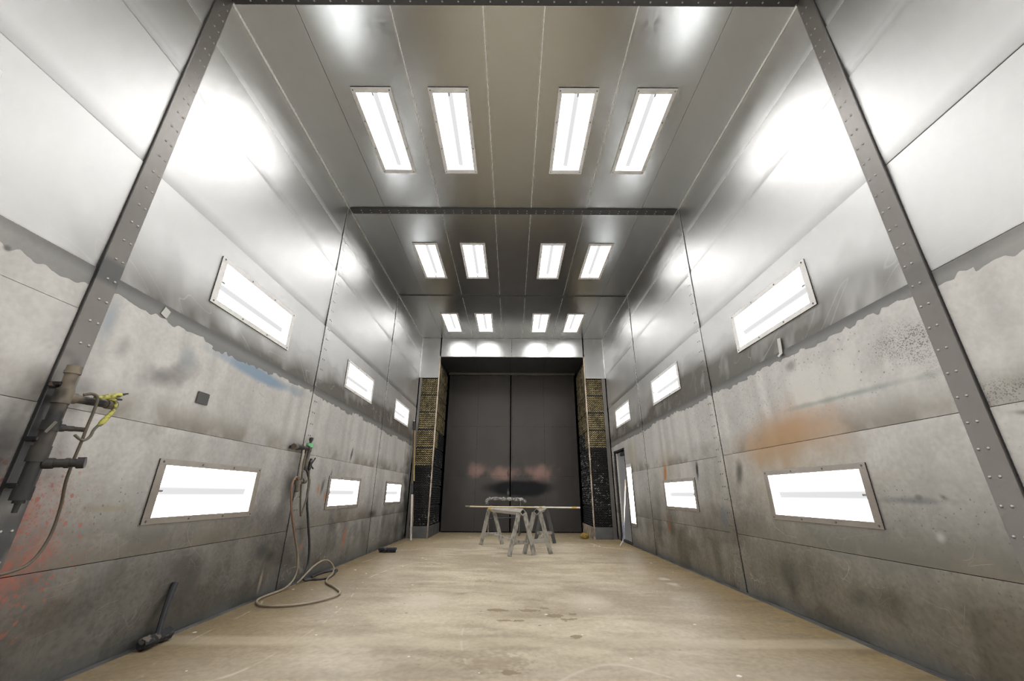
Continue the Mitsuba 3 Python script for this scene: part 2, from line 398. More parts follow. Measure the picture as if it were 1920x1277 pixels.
def floor_color(p, n, uv):
    x, y = p.x, p.y
    fu, fv = warp(x, y, 1.5)
    n1 = fbm(fu * 0.7, fv * 0.9, 1.0, 4)
    n2 = fbm(x * 2.0 + fu * 0.6, y * 6.0 + fv, 4.0, 4)
    n3 = fbm(fu * 40.0, fv * 40.0, 2.0, 3)
    c = mix((0.235, 0.20, 0.148), (0.385, 0.34, 0.268), smoothstep(0.3, 0.7, n1 * 0.6 + n2 * 0.4))
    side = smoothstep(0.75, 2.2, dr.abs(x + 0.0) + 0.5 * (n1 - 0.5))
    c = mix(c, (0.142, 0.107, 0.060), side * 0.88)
    c = mix(c, (0.21, 0.155, 0.078), smoothstep(2.0, 2.4, x) * smoothstep(0.35, 0.6, n2) * 0.7)
    c = mix(c, (0.25, 0.20, 0.125), smoothstep(8.5, 10.5, y) * 0.6)
    c = c * (0.84 + 0.32 * n3)
    # trowel passes: pale bands across the slab
    c = mix(c, (0.39, 0.345, 0.27), smoothstep(0.13, 0.05, dr.abs(y - 3.32 - 0.05 * (n1 - 0.5))) * 0.30)
    c = mix(c, (0.20, 0.175, 0.14), smoothstep(0.35, 0.0, dr.abs(y - 2.78)) * smoothstep(0.4, 0.6, n2) * 0.25)
    c = mix(c, (0.42, 0.385, 0.33), (blot(dr.abs(x + 0.05), y, 0.78, 4.45, 0.3, 0.45, 0.2, 0.0, (n2 - 0.5) * 0.8)) * 0.5)  # paired pale patches: lamp light thrown back by the walls, painted in
    # pale wheel scuffs
    sc = smoothstep(0.012, 0.0, dr.abs(noise(x * 1.6 + 2.0, y * 0.55, 5.0) - 0.5)) * smoothstep(0.4, 0.6, n2)
    c = mix(c, (0.45, 0.42, 0.37), sc * 0.4)
    # damp brown spots
    w = (n3 - 0.5) * 1.0
    for (sx, sy, rx, ry, k) in ((-0.12, 4.13, 0.10, 0.045, 0.8), (0.15, 4.12, 0.11, 0.05, 0.8), (-0.34, 5.4, 0.24, 0.12, 0.45), (-0.05, 3.82, 0.09, 0.03, 0.8),
                                (0.07, 3.82, 0.05, 0.03, 0.8), (0.0, 2.82, 0.055, 0.04, 0.8), (-0.09, 2.96, 0.28, 0.22, 0.35), (0.37, 3.97, 0.09, 0.06, 0.8),
                                (0.53, 4.02, 0.04, 0.04, 0.7), (0.46, 3.44, 0.05, 0.05, 0.8), (0.45, 3.86, 0.05, 0.03, 0.7), (0.51, 3.87, 0.04, 0.03, 0.7),
                                (-0.5, 4.75, 0.06, 0.04, 0.5), (0.25, 4.5, 0.10, 0.05, 0.4), (0.1, 5.9, 0.5, 0.2, 0.3), (0.30, 4.2, 0.05, 0.03, 0.7)):
        c = mix(c, (0.165, 0.125, 0.075), blot(x, y, sx, sy, rx, ry, 0.75 if k > 0.5 else 0.3, 0.0, w) * k)
    for (sx, sy, rx, ry, k) in ((1.75, 6.75, 0.9, 0.09, 0.55), (2.25, 3.85, 0.16, 0.05, 0.6), (2.28, 4.3, 0.2, 0.05, 0.5), (2.1, 3.5, 0.22, 0.05, 0.5), (-2.2, 4.1, 0.2, 0.06, 0.5)):
        c = mix(c, (0.13, 0.115, 0.09), blot(x, y, sx, sy, rx, ry, 0.1, 0.0, w) * k)
    # chips
    c = mix(c, (0.14, 0.12, 0.095), dots(x, y, 3.1, 0.10, 0.07) * 0.8)
    c = mix(c, (0.16, 0.14, 0.11), dots(x + 7, y, 7.0, 0.06, 0.10) * 0.7)
    c = c * mi.Color3f(0.97, 0.945, 0.90)
    return mix(c, (0.55, 0.53, 0.48), dots(x + 3, y + 5, 4.3, 0.08, 0.07) * 0.8)


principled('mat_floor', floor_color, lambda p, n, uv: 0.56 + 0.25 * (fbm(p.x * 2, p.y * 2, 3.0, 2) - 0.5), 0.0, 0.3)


def door_color(p, n, uv):
    x, z = p.x, p.z
    k = fbm(x * 1.6, z * 1.2, 3.0, 3)
    m = fbm(x * 6.0, z * 5.0, 7.0, 3)
    c = mi.Color3f(0.040, 0.036, 0.033) * (0.7 + 0.6 * k)
    wob = (m - 0.5) * 0.9
    pk = dr.maximum(dr.maximum(blot(x, z, -0.98, 1.55, 0.36, 0.30, 0.0, 0.0, wob), blot(x, z, -0.2, 1.50, 0.62, 0.27, 0.0, 0.0, wob)), blot(x, z, 0.75, 1.52, 0.60, 0.30, 0.0, 0.0, wob))
    c = mix(c, (0.36, 0.205, 0.17), pk * 0.85)
    bl = blot(x, z, 0.12, 1.10, 1.22, 0.26, 0.5, 0.0, (k - 0.5) * 0.4)
    c = mix(c, (0.012, 0.013, 0.016), bl * 0.95)
    return c * (0.85 + 0.3 * m)


def door_gloss(p, n, uv):
    k = fbm(p.x * 1.6, p.z * 1.2, 3.0, 3)
    return mi.Color3f(0.110, 0.102, 0.095) * (1 - 0.9 * blot(p.x, p.z, 0.12, 1.10, 1.22, 0.26, 0.5, 0.0, (k - 0.5) * 0.4))


sheet_metal('mat_door', door_gloss, 0.20, {'type': 'principled', 'base_color': mikit.proc(door_color), 'roughness': 0.6, 'specular': 0.15}, 0.70)
principled('mat_recess', lambda p, n, uv: mi.Color3f(0.05, 0.05, 0.049) * (0.7 + 0.6 * fbm(p.x * 2, p.y * 2, p.z * 2, 3)), 0.45, 0.5)


def paper(p, n, uv):
    k = fbm(p.x * 9 + p.y * 5, p.z * 8, p.y * 3.0, 3)
    f = fbm(p.x * 40 + p.y * 31, p.z * 40, 2.0, 2)
    return mix((0.11, 0.085, 0.04), (0.40, 0.325, 0.175), smoothstep(0.3, 0.65, k * 0.6 + f * 0.4))


principled('mat_paper', paper, 0.9)
principled('mat_pocket', (0.02, 0.018, 0.014), 0.9)
principled('mat_paper_grimy', lambda p, n, uv: paper(p, n, uv) * (0.22 + 0.25 * fbm(p.x * 4 + p.y * 3, p.z * 3, 1.0, 2)), 0.85)
principled('mat_paper_black', lambda p, n, uv: mix((0.008, 0.009, 0.011), (0.30, 0.28, 0.24), smoothstep(0.66, 0.76, fbm(p.x * 30 + p.y * 21, p.z * 30, 2.0, 2)) * smoothstep(0.47, 0.6, fbm(p.x * 4, p.z * 3, 5.0, 2))), 0.7)
principled('mat_tan_post', lambda p, n, uv: mix((0.16, 0.13, 0.10), (0.50, 0.41, 0.32), smoothstep(0.35, 0.6, fbm(p.x * 8, p.z * 6, p.y * 8, 3)) * 0.6 + 0.4 * smoothstep(0.3, 3.8, p.z)), 0.6, 0.1)
principled('mat_kick', lambda p, n, uv: mi.Color3f(0.10, 0.10, 0.098) * (0.6 + 0.8 * fbm(p.x * 5, p.z * 9, p.y * 5, 3)), 0.5, 0.4)


def wood(p, n, uv):
    k = fbm(p.x * 12, p.y * 12, p.z * 9, 3)
    f = fbm(p.x * 60, p.y * 60, p.z * 14, 2)
    c = mix((0.095, 0.086, 0.068), (0.255, 0.235, 0.20), smoothstep(0.3, 0.6, k * 0.6 + f * 0.4))
    return c


principled('mat_trestle', wood, 0.6)
principled('mat_trestle_yellow', lambda p, n, uv: mix((0.28, 0.262, 0.228), (0.33, 0.235, 0.06), smoothstep(8.75, 8.85, p.y) * smoothstep(0.25, 0.5, fbm(p.x * 20, p.y * 20, p.z * 20, 2))) * (0.8 + 0.35 * fbm(p.x * 9, p.y * 9, p.z * 9, 3)), 0.55)
principled('mat_trestle_dark', (0.055, 0.055, 0.052), 0.6)
principled('mat_padding', lambda p, n, uv: mix((0.07, 0.07, 0.066), (0.42, 0.40, 0.37), smoothstep(0.35, 0.65, fbm(p.x * 34, p.y * 34, p.z * 50, 3))) , 0.8)
principled('mat_pole_white', (0.503, 0.476, 0.422), 0.45)
principled('mat_pole_tan', (0.449, 0.367, 0.224), 0.5)
principled('mat_yellow', (0.408, 0.245, 0.048), 0.55)
principled('mat_lath_yellow', (0.286, 0.197, 0.075), 0.55)
principled('mat_rag', (0.224, 0.143, 0.024), 0.7)
principled('mat_pipe', lambda p, n, uv: mix((0.022, 0.021, 0.02), (0.20, 0.165, 0.12), smoothstep(0.35, 0.7, fbm(p.x * 11, p.y * 11, p.z * 7, 3)) * smoothstep(1.0, 1.6, p.z)), 0.55, 0.25)
principled('mat_hose_tan', lambda p, n, uv: mix(mix((0.13, 0.10, 0.07), (0.30, 0.25, 0.18), fbm(p.x * 6, p.y * 6, p.z * 6, 2)), (0.17, 0.095, 0.06), smoothstep(0.25, 0.7, p.z)), 0.5)
principled('mat_hose_brown', (0.085, 0.07, 0.05), 0.5)
principled('mat_hose_black', (0.03, 0.03, 0.03), 0.5)
principled('mat_yellow_wrap', lambda p, n, uv: mix((0.09, 0.085, 0.03), (0.42, 0.40, 0.08), smoothstep(0.3, 0.6, fbm(p.x * 60, p.y * 60, p.z * 60, 2))), 0.5)
principled('mat_green_tape', (0.150, 0.422, 0.204), 0.5)
principled('mat_grime_metal', (0.12, 0.108, 0.088), 0.45, 0.5)
principled('mat_grip', (0.09, 0.085, 0.06), 0.6)
principled('mat_hammer', (0.016, 0.016, 0.02), 0.65)
principled('mat_hammer_head', lambda p, n, uv: mix((0.012, 0.013, 0.015), (0.10, 0.085, 0.07), smoothstep(0.6, 0.7, fbm(p.x * 30, p.y * 30, p.z * 30, 2))), 0.55, 0.3)
principled('mat_door_leaf', (0.272, 0.272, 0.279), 0.4, 0.2)
principled('mat_lath', lambda p, n, uv: mix((0.10, 0.12, 0.15), (0.62, 0.53, 0.43), smoothstep(0.35, 0.75, p.z)), 0.6)
principled('mat_lath_foot', (0.354, 0.320, 0.272), 0.5)
principled('mat_tape', (0.449, 0.435, 0.408), 0.6)

# ------------------------------------------------------------------ floor, outer shell
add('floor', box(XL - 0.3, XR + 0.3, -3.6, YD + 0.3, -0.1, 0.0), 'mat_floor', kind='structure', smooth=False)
add('wall_left', box(XL - 0.25, XL - 0.13, -3.6, YD + 0.2, 0, ZC + 0.22), 'mat_void', kind='structure', smooth=False)
DY0, DY1, DZ = 8.98, 9.86, 1.895                       # side door in the right wall
add('wall_right', cat(box(XR + 0.13, XR + 0.25, -3.6, DY0 - 0.03, 0, ZC + 0.22), box(XR + 0.13, XR + 0.25, DY1 + 0.02, YD + 0.2, 0, ZC + 0.22),
                      box(XR + 0.13, XR + 0.25, DY0 - 0.03, DY1 + 0.02, DZ + 0.02, ZC + 0.22)), 'mat_void', kind='structure', smooth=False)
add('ceiling', box(XL - 0.25, XR + 0.25, -3.6, YB + 0.1, ZC + 0.13, ZC + 0.22), 'mat_void', kind='structure', smooth=False)
add('wall_rear', box(XL - 0.25, XR + 0.25, -3.56, -3.46, 0, ZC + 0.22), 'mat_zinc', kind='structure', smooth=False)


def sheet(a0, a1, b0, b1, amp, seed, holes=(), lap=0.0, tilt=0.0):
    """A slightly oil-canned sheet over (a, b) with turned-back edges and cut-outs; local coordinates (a, b, n), normal +n."""
    na, nb = max(4, int((a1 - a0) / 0.14)), max(4, int((b1 - b0) / 0.09))
    holes = [h for h in holes if h[0] < a1 and h[1] > a0 and h[2] < b1 and h[3] > b0]

    def lines(lo, hi, n, cuts):
        cuts = [c for c in cuts if lo + 1e-4 < c < hi - 1e-4]
        extra = [lo + 0.03] if lap and n == nb else []
        return np.array(sorted(extra + [q for q in np.linspace(lo, hi, n + 1) if q in (lo, hi) or all(abs(q - c) > 0.02 for c in cuts)] + cuts))

    la = lines(a0, a1, na, [c for h in holes for c in h[:2]])
    lb = lines(b0, b1, nb, [c for h in holes for c in h[2:]])
    A, B = np.meshgrid(la, lb, indexing='ij')
    na, nb = len(la) - 1, len(lb) - 1
    r = np.random.default_rng(seed)
    edge = np.minimum(np.minimum(A - a0, a1 - A), np.minimum(B - b0, b1 - B))
    for h in holes:
        edge = np.minimum(edge, np.maximum(np.maximum(h[0] - A, A - h[1]), np.maximum(h[2] - B, B - h[3])))
    e = np.clip(edge / 0.18, 0, 1)
    e = e * e * (3 - 2 * e)
    h_ = np.zeros_like(A)
    for _ in range(4):
        ka, kb, pa, pb = r.uniform(1.0, 3.2), r.uniform(3.0, 7.0), r.uniform(0, 6.28), r.uniform(0, 6.28)
        h_ += np.sin(A * ka + pa) * np.sin(B * kb + pb) / 4
    N = amp * h_ * e + tilt * (B - (b0 + b1) / 2) - lap * np.exp(-(B - b0) / 0.09)
    v3 = np.stack([A, B, N], -1).reshape(-1, 3)
    idx = np.arange((na + 1) * (nb + 1)).reshape(na + 1, nb + 1)
    f = np.concatenate([np.stack([idx[:-1, :-1], idx[1:, :-1], idx[1:, 1:]], -1).reshape(-1, 3), np.stack([idx[:-1, :-1], idx[1:, 1:], idx[:-1, 1:]], -1).reshape(-1, 3)])
    inside = lambda q: np.any([(q[:, 0] > h[0]) & (q[:, 0] < h[1]) & (q[:, 1] > h[2]) & (q[:, 1] < h[3]) for h in holes], axis=0) if holes else np.zeros(len(q), bool)
    f = f[~inside(v3[f].mean(1))]
    ring = np.concatenate([idx[:-1, 0], idx[-1, :-1], idx[:0:-1, -1], idx[0, :0:-1]])
    low = v3[ring].copy()
    low[:, 2] = -0.021
    k = len(v3)
    m = len(ring)
    top = v3[ring].copy()
    j = np.arange(m)
    jn = (j + 1) % m
    keep = ~inside((top[j] + top[jn]) / 2 * 0.999 + np.array([(a0 + a1) / 2, (b0 + b1) / 2, 0]) * 0.001)
    j, jn = j[keep], jn[keep]
    f2 = np.concatenate([np.stack([k + j, k + m + j, k + m + jn], -1), np.stack([k + j, k + m + jn, k + jn], -1)])
    return trimesh.Trimesh(np.vstack([v3, top, low]), np.vstack([f, f2]), process=False)


def frame4(origin, a, b, n):
    M = np.eye(4)
    M[:3, 0], M[:3, 1], M[:3, 2], M[:3, 3] = a, b, n, origin
    return M


ML = frame4([XL, 0, 0], [0, 1, 0], [0, 0, 1], [1, 0, 0])          # left wall: a = +y, b = +z
MR = frame4([XR, 0, 0], [0, -1, 0], [0, 0, 1], [-1, 0, 0])        # right wall: a = -y, b = +z
MC = frame4([0, 0, ZC], [0, 1, 0], [1, 0, 0], [0, 0, -1])         # ceiling: a = +y, b = +x
ME = frame4([0, YB, 0], [1, 0, 0], [0, 0, 1], [0, -1, 0])         # end wall: a = +x, b = +z

LW_, LH_ = 1.19, 0.425                                  # outer size of a light panel
lw, lh = LW_ - 0.122, LH_ - 0.082                       # its opening
LAMPS, HOLES = [], {'wall_left': [], 'wall_right': [], 'ceiling': []}
for s in (2, 3, 4, 1, 0):
    yc = SEC[s] + 1.46 if s < 4 else 9.05
    for k, x in enumerate((-1.495, -0.685, 0.680, 1.497)):
        M = frame4([x, yc, ZC], [0, 1, 0], [1, 0, 0], [0, 0, -1])
        M[:3, 1] = np.cross(M[:3, 2], M[:3, 0])
        LAMPS.append((M, s, 'ceiling', k))
        HOLES['ceiling'].append((yc - lw / 2 - 0.02, yc + lw / 2 + 0.02, x - lh / 2 - 0.012, x + lh / 2 + 0.012))
    for (Mw, sg, nm) in ((ML, 1, 'left'), (MR, -1, 'right')):
        ys = (SEC[s] + 1.415) if s < 4 else 8.80
        for (z, lv) in ((2.603, 'upper'), (0.963, 'lower')):
            M = Mw.copy()
            if s == 4 and sg == -1 and lv == 'lower':
                M[:3, 3] = [XR, 8.70, 0.955]
                M[:3, 0] = [0, 0, 1]
                M[:3, 1] = np.cross(M[:3, 2], M[:3, 0])
                LAMPS.append((M, s, nm, 'upright'))
                HOLES['wall_right'].append((-8.70 - lh / 2 - 0.012, -8.70 + lh / 2 + 0.012, 0.955 - lw / 2 - 0.02, 0.955 + lw / 2 + 0.02))
            else:
                M[:3, 3] = (Mw @ np.array([sg * ys, z, 0, 1]))[:3]
                LAMPS.append((M, s, nm, lv))
                HOLES['wall_' + nm].append((sg * ys - lw / 2 - 0.02, sg * ys + lw / 2 + 0.02, z - lh / 2 - 0.012, z + lh / 2 + 0.012))

G = 0.0018
seed = 100
for (M, wall, sg) in ((ML, 'wall_left', 1), (MR, 'wall_right', -1)):
    for i in range(5):
        zs = list(ZS)
        if sg == 1 and i <= 1:
            zs = ZS[:3] + [1.918] + ZS[3:]
        for j in range(len(zs) - 1):
            y0, y1, z0, z1 = SEC[i], SEC[i + 1], zs[j], zs[j + 1]
            seed += 1
            cells = [(y0, y1, z0, z1)]
            if sg == -1 and i == 4 and z0 < DZ:
                cells = [(y0, DY0 - 0.03, z0, z1), (DY1 + 0.02, y1, z0, z1)]
                if z1 > DZ:
                    cells.append((DY0 - 0.03, DY1 + 0.02, DZ + 0.02, z1))
            for c in cells:
                a0, a1 = (c[0] + G, c[1] - G) if sg == 1 else (-c[1] + G, -c[0] - G)
                m = sheet(a0, a1, c[2] + (G if c[2] > 0 else 0.004), c[3] - G, 0.0045 if z0 > 2 else 0.003, seed, HOLES[wall], 0.007 if z0 > 2 else 0.003, rng.uniform(-0.012, 0.012) if z0 > 2 else rng.uniform(-0.003, 0.003))
                m.apply_transform(M)
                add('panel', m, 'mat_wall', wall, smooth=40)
XS = [XL, -1.90, -1.08, -0.272, 0.266, 1.078, 1.90, XR]
for i in range(5):
    for j in range(7):
        seed += 1
        m = sheet(SEC[i] + G, SEC[i + 1] - G, XS[j] + G, XS[j + 1] - G, 0.0025, seed, HOLES['ceiling'], 0.0, rng.uniform(-0.005, 0.005))
        m.apply_transform(MC)
        m.invert()
        add('panel', m, 'mat_ceiling', 'ceiling', smooth=40)

for i in range(5):
    for x in (-1.08, -0.272, 0.266, 1.078):
        add('joint_strip', tube([[x, SEC[i] + 0.12, ZC + 0.001], [x, SEC[i + 1] - 0.012, ZC + 0.001]], 0.0055, 8), 'mat_bright_trim', 'ceiling', smooth=60)

# cover strips over the frames, riveted
rv = dome(0.0085, 0.006)
rivet_ply = mikit.ply(rv, 'mat_rivet', smooth=50)
rivet_dark_ply = mikit.ply(rv, 'mat_rivet_dark', smooth=50)
for (M, wall, sg) in ((ML, 'wall_left', 1), (MR, 'wall_right', -1)):
    for i in (1, 2, 3, 4):
        y0, y1 = (SEC[i] - 0.02, SEC[i] + 0.11) if i < 4 else (SEC[i] - 0.03, SEC[i] + 0.05)
        th = 0.018 if i < 3 else 0.012
        a0, a1 = (y0, y1) if sg == 1 else (-y1, -y0)
        m = box(a0, a1, 0.004, ZC - 0.004, -0.002, th, 0.002)
        m.apply_transform(M)
        st = add('cover_strip', m, 'mat_strip' if i < 3 and SEC[i] < 4 else 'mat_wall', wall)
        e0, e1 = (a0 - 0.005, a0) if sg == 1 else (a1, a1 + 0.005)
        m = box(e0, e1, 0.004, ZC - 0.004, -0.004, 0.004)
        m.apply_transform(M)
        add('gasket', m, 'mat_black', st, smooth=False)
        if sg == -1 and i == 2:
            m = box(a0 - 0.006, a0 - 0.001, 0.01, 2.9, -0.001, 0.006, 0.001)
            m.apply_transform(M)
            add('sealant_bead', m, 'mat_tape', st, smooth=False)
        stuff = []
        for k in range(35):
            z = 0.09 + 0.137 * k
            if z > ZC - 0.05:
                break
            for yy in ((SEC[i] + 0.04, SEC[i] + 0.086) if i < 4 else (SEC[i] + 0.01,)):
                q = np.array([yy * sg, z, th])
                MM = M.copy()
                MM[:3, 3] = (M @ np.array([*q, 1]))[:3]
                if i == 2:
                    add('rivet', None, None, st, shape=rivet_ply, to_world=mat(MM))
                else:
                    w = rv.copy()
                    w.apply_transform(MM)
                    stuff.append(w)
        if stuff:
            add('rivet', cat(*stuff), 'mat_rivet_dark' if i > 2 else 'mat_rivet', st, smooth=50, kind='stuff')
for i in (1, 2, 3, 4):
    if i == 4:
        y0, y1, th = SEC[i] - 0.03, SEC[i] + 0.03, 0.008
    else:
        y0, y1, th = SEC[i] - 0.005, SEC[i] + 0.115, 0.02
    if i == 3:
        y0, y1, th = SEC[i] - 0.005, SEC[i] + 0.115, 0.02
    m = box(XL + 0.03, XR - 0.03, y0, y1, ZC - th, ZC + 0.002, 0.002)
    st = add('cover_strip', m, 'mat_ceiling_strip', 'ceiling')
    ws = []
    for k in range(35):
        x = -2.26 + 0.137 * k
        if x > 2.35 or i == 4:
            break
        for yy in (SEC[i] + 0.035, SEC[i] + 0.085):
            MM = frame4([x, yy, ZC - th], [0, 1, 0], [1, 0, 0], [0, 0, -1])
            w = rv.copy()
            w.apply_transform(MM)
            ws.append(w)
    if ws:
        add('rivet', cat(*ws), 'mat_rivet', st, smooth=50, kind='stuff')

# bright angle trims in the long ceiling corners, at the floor and up the end corners
def angle_y(x, z, sx, sz, y0, y1, w=0.022, t=0.004):
    return cat(box(min(x, x + sx * w), max(x, x + sx * w), y0, y1, min(z, z + sz * t), max(z, z + sz * t)),
               box(min(x, x + sx * t), max(x, x + sx * t), y0, y1, min(z, z + sz * w), max(z, z + sz * w)))


add('trim_1', tube([[XL + 0.008, -3.4, ZC - 0.008], [XL + 0.008, YB - 0.01, ZC - 0.008]], 0.010, 10), 'mat_bright_trim', kind='structure', smooth=60)
add('trim_2', tube([[XR - 0.008, -3.4, ZC - 0.008], [XR - 0.008, YB - 0.01, ZC - 0.008]], 0.010, 10), 'mat_bright_trim', kind='structure', smooth=60)
add('trim_5', tube([[XL + 0.008, YB - 0.006, 3.8], [XL + 0.008, YB - 0.006, ZC - 0.02]], 0.012, 10), 'mat_bright_trim', kind='structure', smooth=60)
add('trim_6', tube([[XR - 0.008, YB - 0.006, 3.8], [XR - 0.008, YB - 0.006, ZC - 0.02]], 0.012, 10), 'mat_bright_trim', kind='structure', smooth=60)
add('baseboard_left', angle_y(XL + 0.006, 0.0, 1, 1, -3.4, YB - 0.08, 0.014, 0.003), 'mat_kick', kind='structure', smooth=False)
add('baseboard_right', angle_y(XR - 0.006, 0.0, -1, 1, -3.4, DY0 - 0.04, 0.018, 0.003), 'mat_kick', kind='structure', smooth=False)

# ------------------------------------------------------------------ end wall and its recess
add('wall_end', cat(box(XL - 0.02, AL - 0.034, YB + 0.022, YB + 0.06, 3.79, ZC + 0.1), box(AR + 0.034, XR + 0.02, YB + 0.022, YB + 0.06, 3.79, ZC + 0.1),
                    box(AL - 0.004, AR + 0.004, YB + 0.022, YB + 0.06, AZ + 0.004, ZC + 0.1)), 'mat_void', kind='structure', smooth=False)
for (x0, x1, z0) in ((XL, AL - 0.031, 3.79), (AL, -0.98, AZ), (-0.98, -0.02, AZ), (-0.02, 0.94, AZ), (0.94, AR, AZ), (AR + 0.031, XR, 3.79)):
    seed += 1
    m = sheet(x0 + 0.002, x1 - 0.002, z0, ZC - 0.004, 0.0012, seed)
    m.apply_transform(ME)
    add('panel', m, 'mat_zinc', 'wall_end', smooth=40)
# side walls, ceiling of the recess, plates behind the filters
add('wall_recess_left', box(AL - 0.34, AL - 0.26, YB + 0.2, YD + 0.1, 0, ZC), 'mat_recess', kind='structure', smooth=False)
add('wall_recess_right', box(AR + 0.26, AR + 0.34, YB + 0.2, YD + 0.1, 0, ZC), 'mat_recess', kind='structure', smooth=False)
rc = add('ceiling_recess', box(AL - 0.3, AR + 0.3, YB + 0.06, YD + 0.1, AZ + 0.02, AZ + 0.08), 'mat_void', kind='structure', smooth=False)
xs = [AL - 0.05, -1.02, -0.06, 0.92, AR + 0.05]
for j in range(4):
    m = sheet(YB + 0.004, YD - 0.003, xs[j] + 0.003, xs[j + 1] - 0.003, 0.002, 900 + j)
    m.apply_transform(frame4([0, 0, AZ], [0, 1, 0], [1, 0, 0], [0, 0, -1]))
    m.invert()
    add('panel', m, 'mat_recess', rc, smooth=40)
add('trim_3', cat(box(AL, AR, YD - 0.05, YD - 0.012, AZ - 0.075, AZ - 0.004, 0.003), box(AL, AR, YD - 0.058, YD - 0.05, AZ - 0.075, AZ - 0.055)), 'mat_grime_metal', kind='structure')
add('trim_4', box(AL + 0.002, AR - 0.002, YB - 0.006, YB + 0.03, AZ - 0.012, AZ + 0.004, 0.002), 'mat_bright_trim', kind='structure')

# the two tall door leaves, each of framed sheets
for (name, x0, x1, cx) in (('door_1', AL + 0.03, -0.055, -1.0), ('door_2', -0.025, AR - 0.03, 0.93)):
    d = add(name, box(x0, x1, YD, YD + 0.05, 0.012, AZ - 0.08, 0.003), 'mat_black', kind='structure')
    for (a0, a1) in ((x0, cx), (cx, x1)):
        for (z0, z1) in ((0.03, 1.42), (1.42, 2.775), (2.775, AZ - 0.08)):
            seed += 1
            m = sheet(a0 + 0.002, a1 - 0.002, z0 + 0.0015, z1 - 0.0015, 0.003, seed)
            m.apply_transform(frame4([0, YD - 0.02, 0], [1, 0, 0], [0, 0, 1], [0, -1, 0]))
            add('panel', m, 'mat_door', d, smooth=40)
    s0 = x1 - 0.035 if name == 'door_1' else x0
    add('edge_strip', box(s0, s0 + 0.035, YD - 0.034, YD - 0.02, 0.03, AZ - 0.09, 0.003), 'mat_door', d)
for z in (1.45, 0.95):
    add('latch', cat(box(-0.13, -0.06, YD - 0.05, YD - 0.034, z, z + 0.07, 0.004), rod([-0.10, YD - 0.06, z - 0.05], [-0.10, YD - 0.06, z + 0.14], 0.010)), 'mat_grime_metal', 'door_1')


# ------------------------------------------------------------------ exhaust filters, pleated paper in zigzag rows
def pad_mesh(w, h, rows, vs, depth, jit, seed):
    """Rows of folded paper lips in chevrons, standing proud of a dark sheet; local (a, b, n), n outward."""
    r = np.random.default_rng(seed)
    na = 2 * vs
    A = np.linspace(0, w, na + 1)
    pz = h / (rows + 0.62)
    v, f = [], []
    for k in range(rows):
        o = len(v)
        for (db, n) in ((0.02, -depth), (0.05, -0.002), (0.36, 0.0), (0.44, -depth)):
            for i in range(na + 1):
                v.append([A[i], min(0.006 + (k + db + (i % 2) * 0.58) * pz + r.normal(0, 1) * jit, h - 0.003), n + (r.normal(0, 1) * jit if n > -depth else 0)])
        for q in range(3):
            for i in range(na):
                a = o + q * (na + 1) + i
                f += [[a, a + 1, a + na + 2], [a, a + na + 2, a + na + 1]]
    return trimesh.Trimesh(np.array(v), np.array(f), process=False)


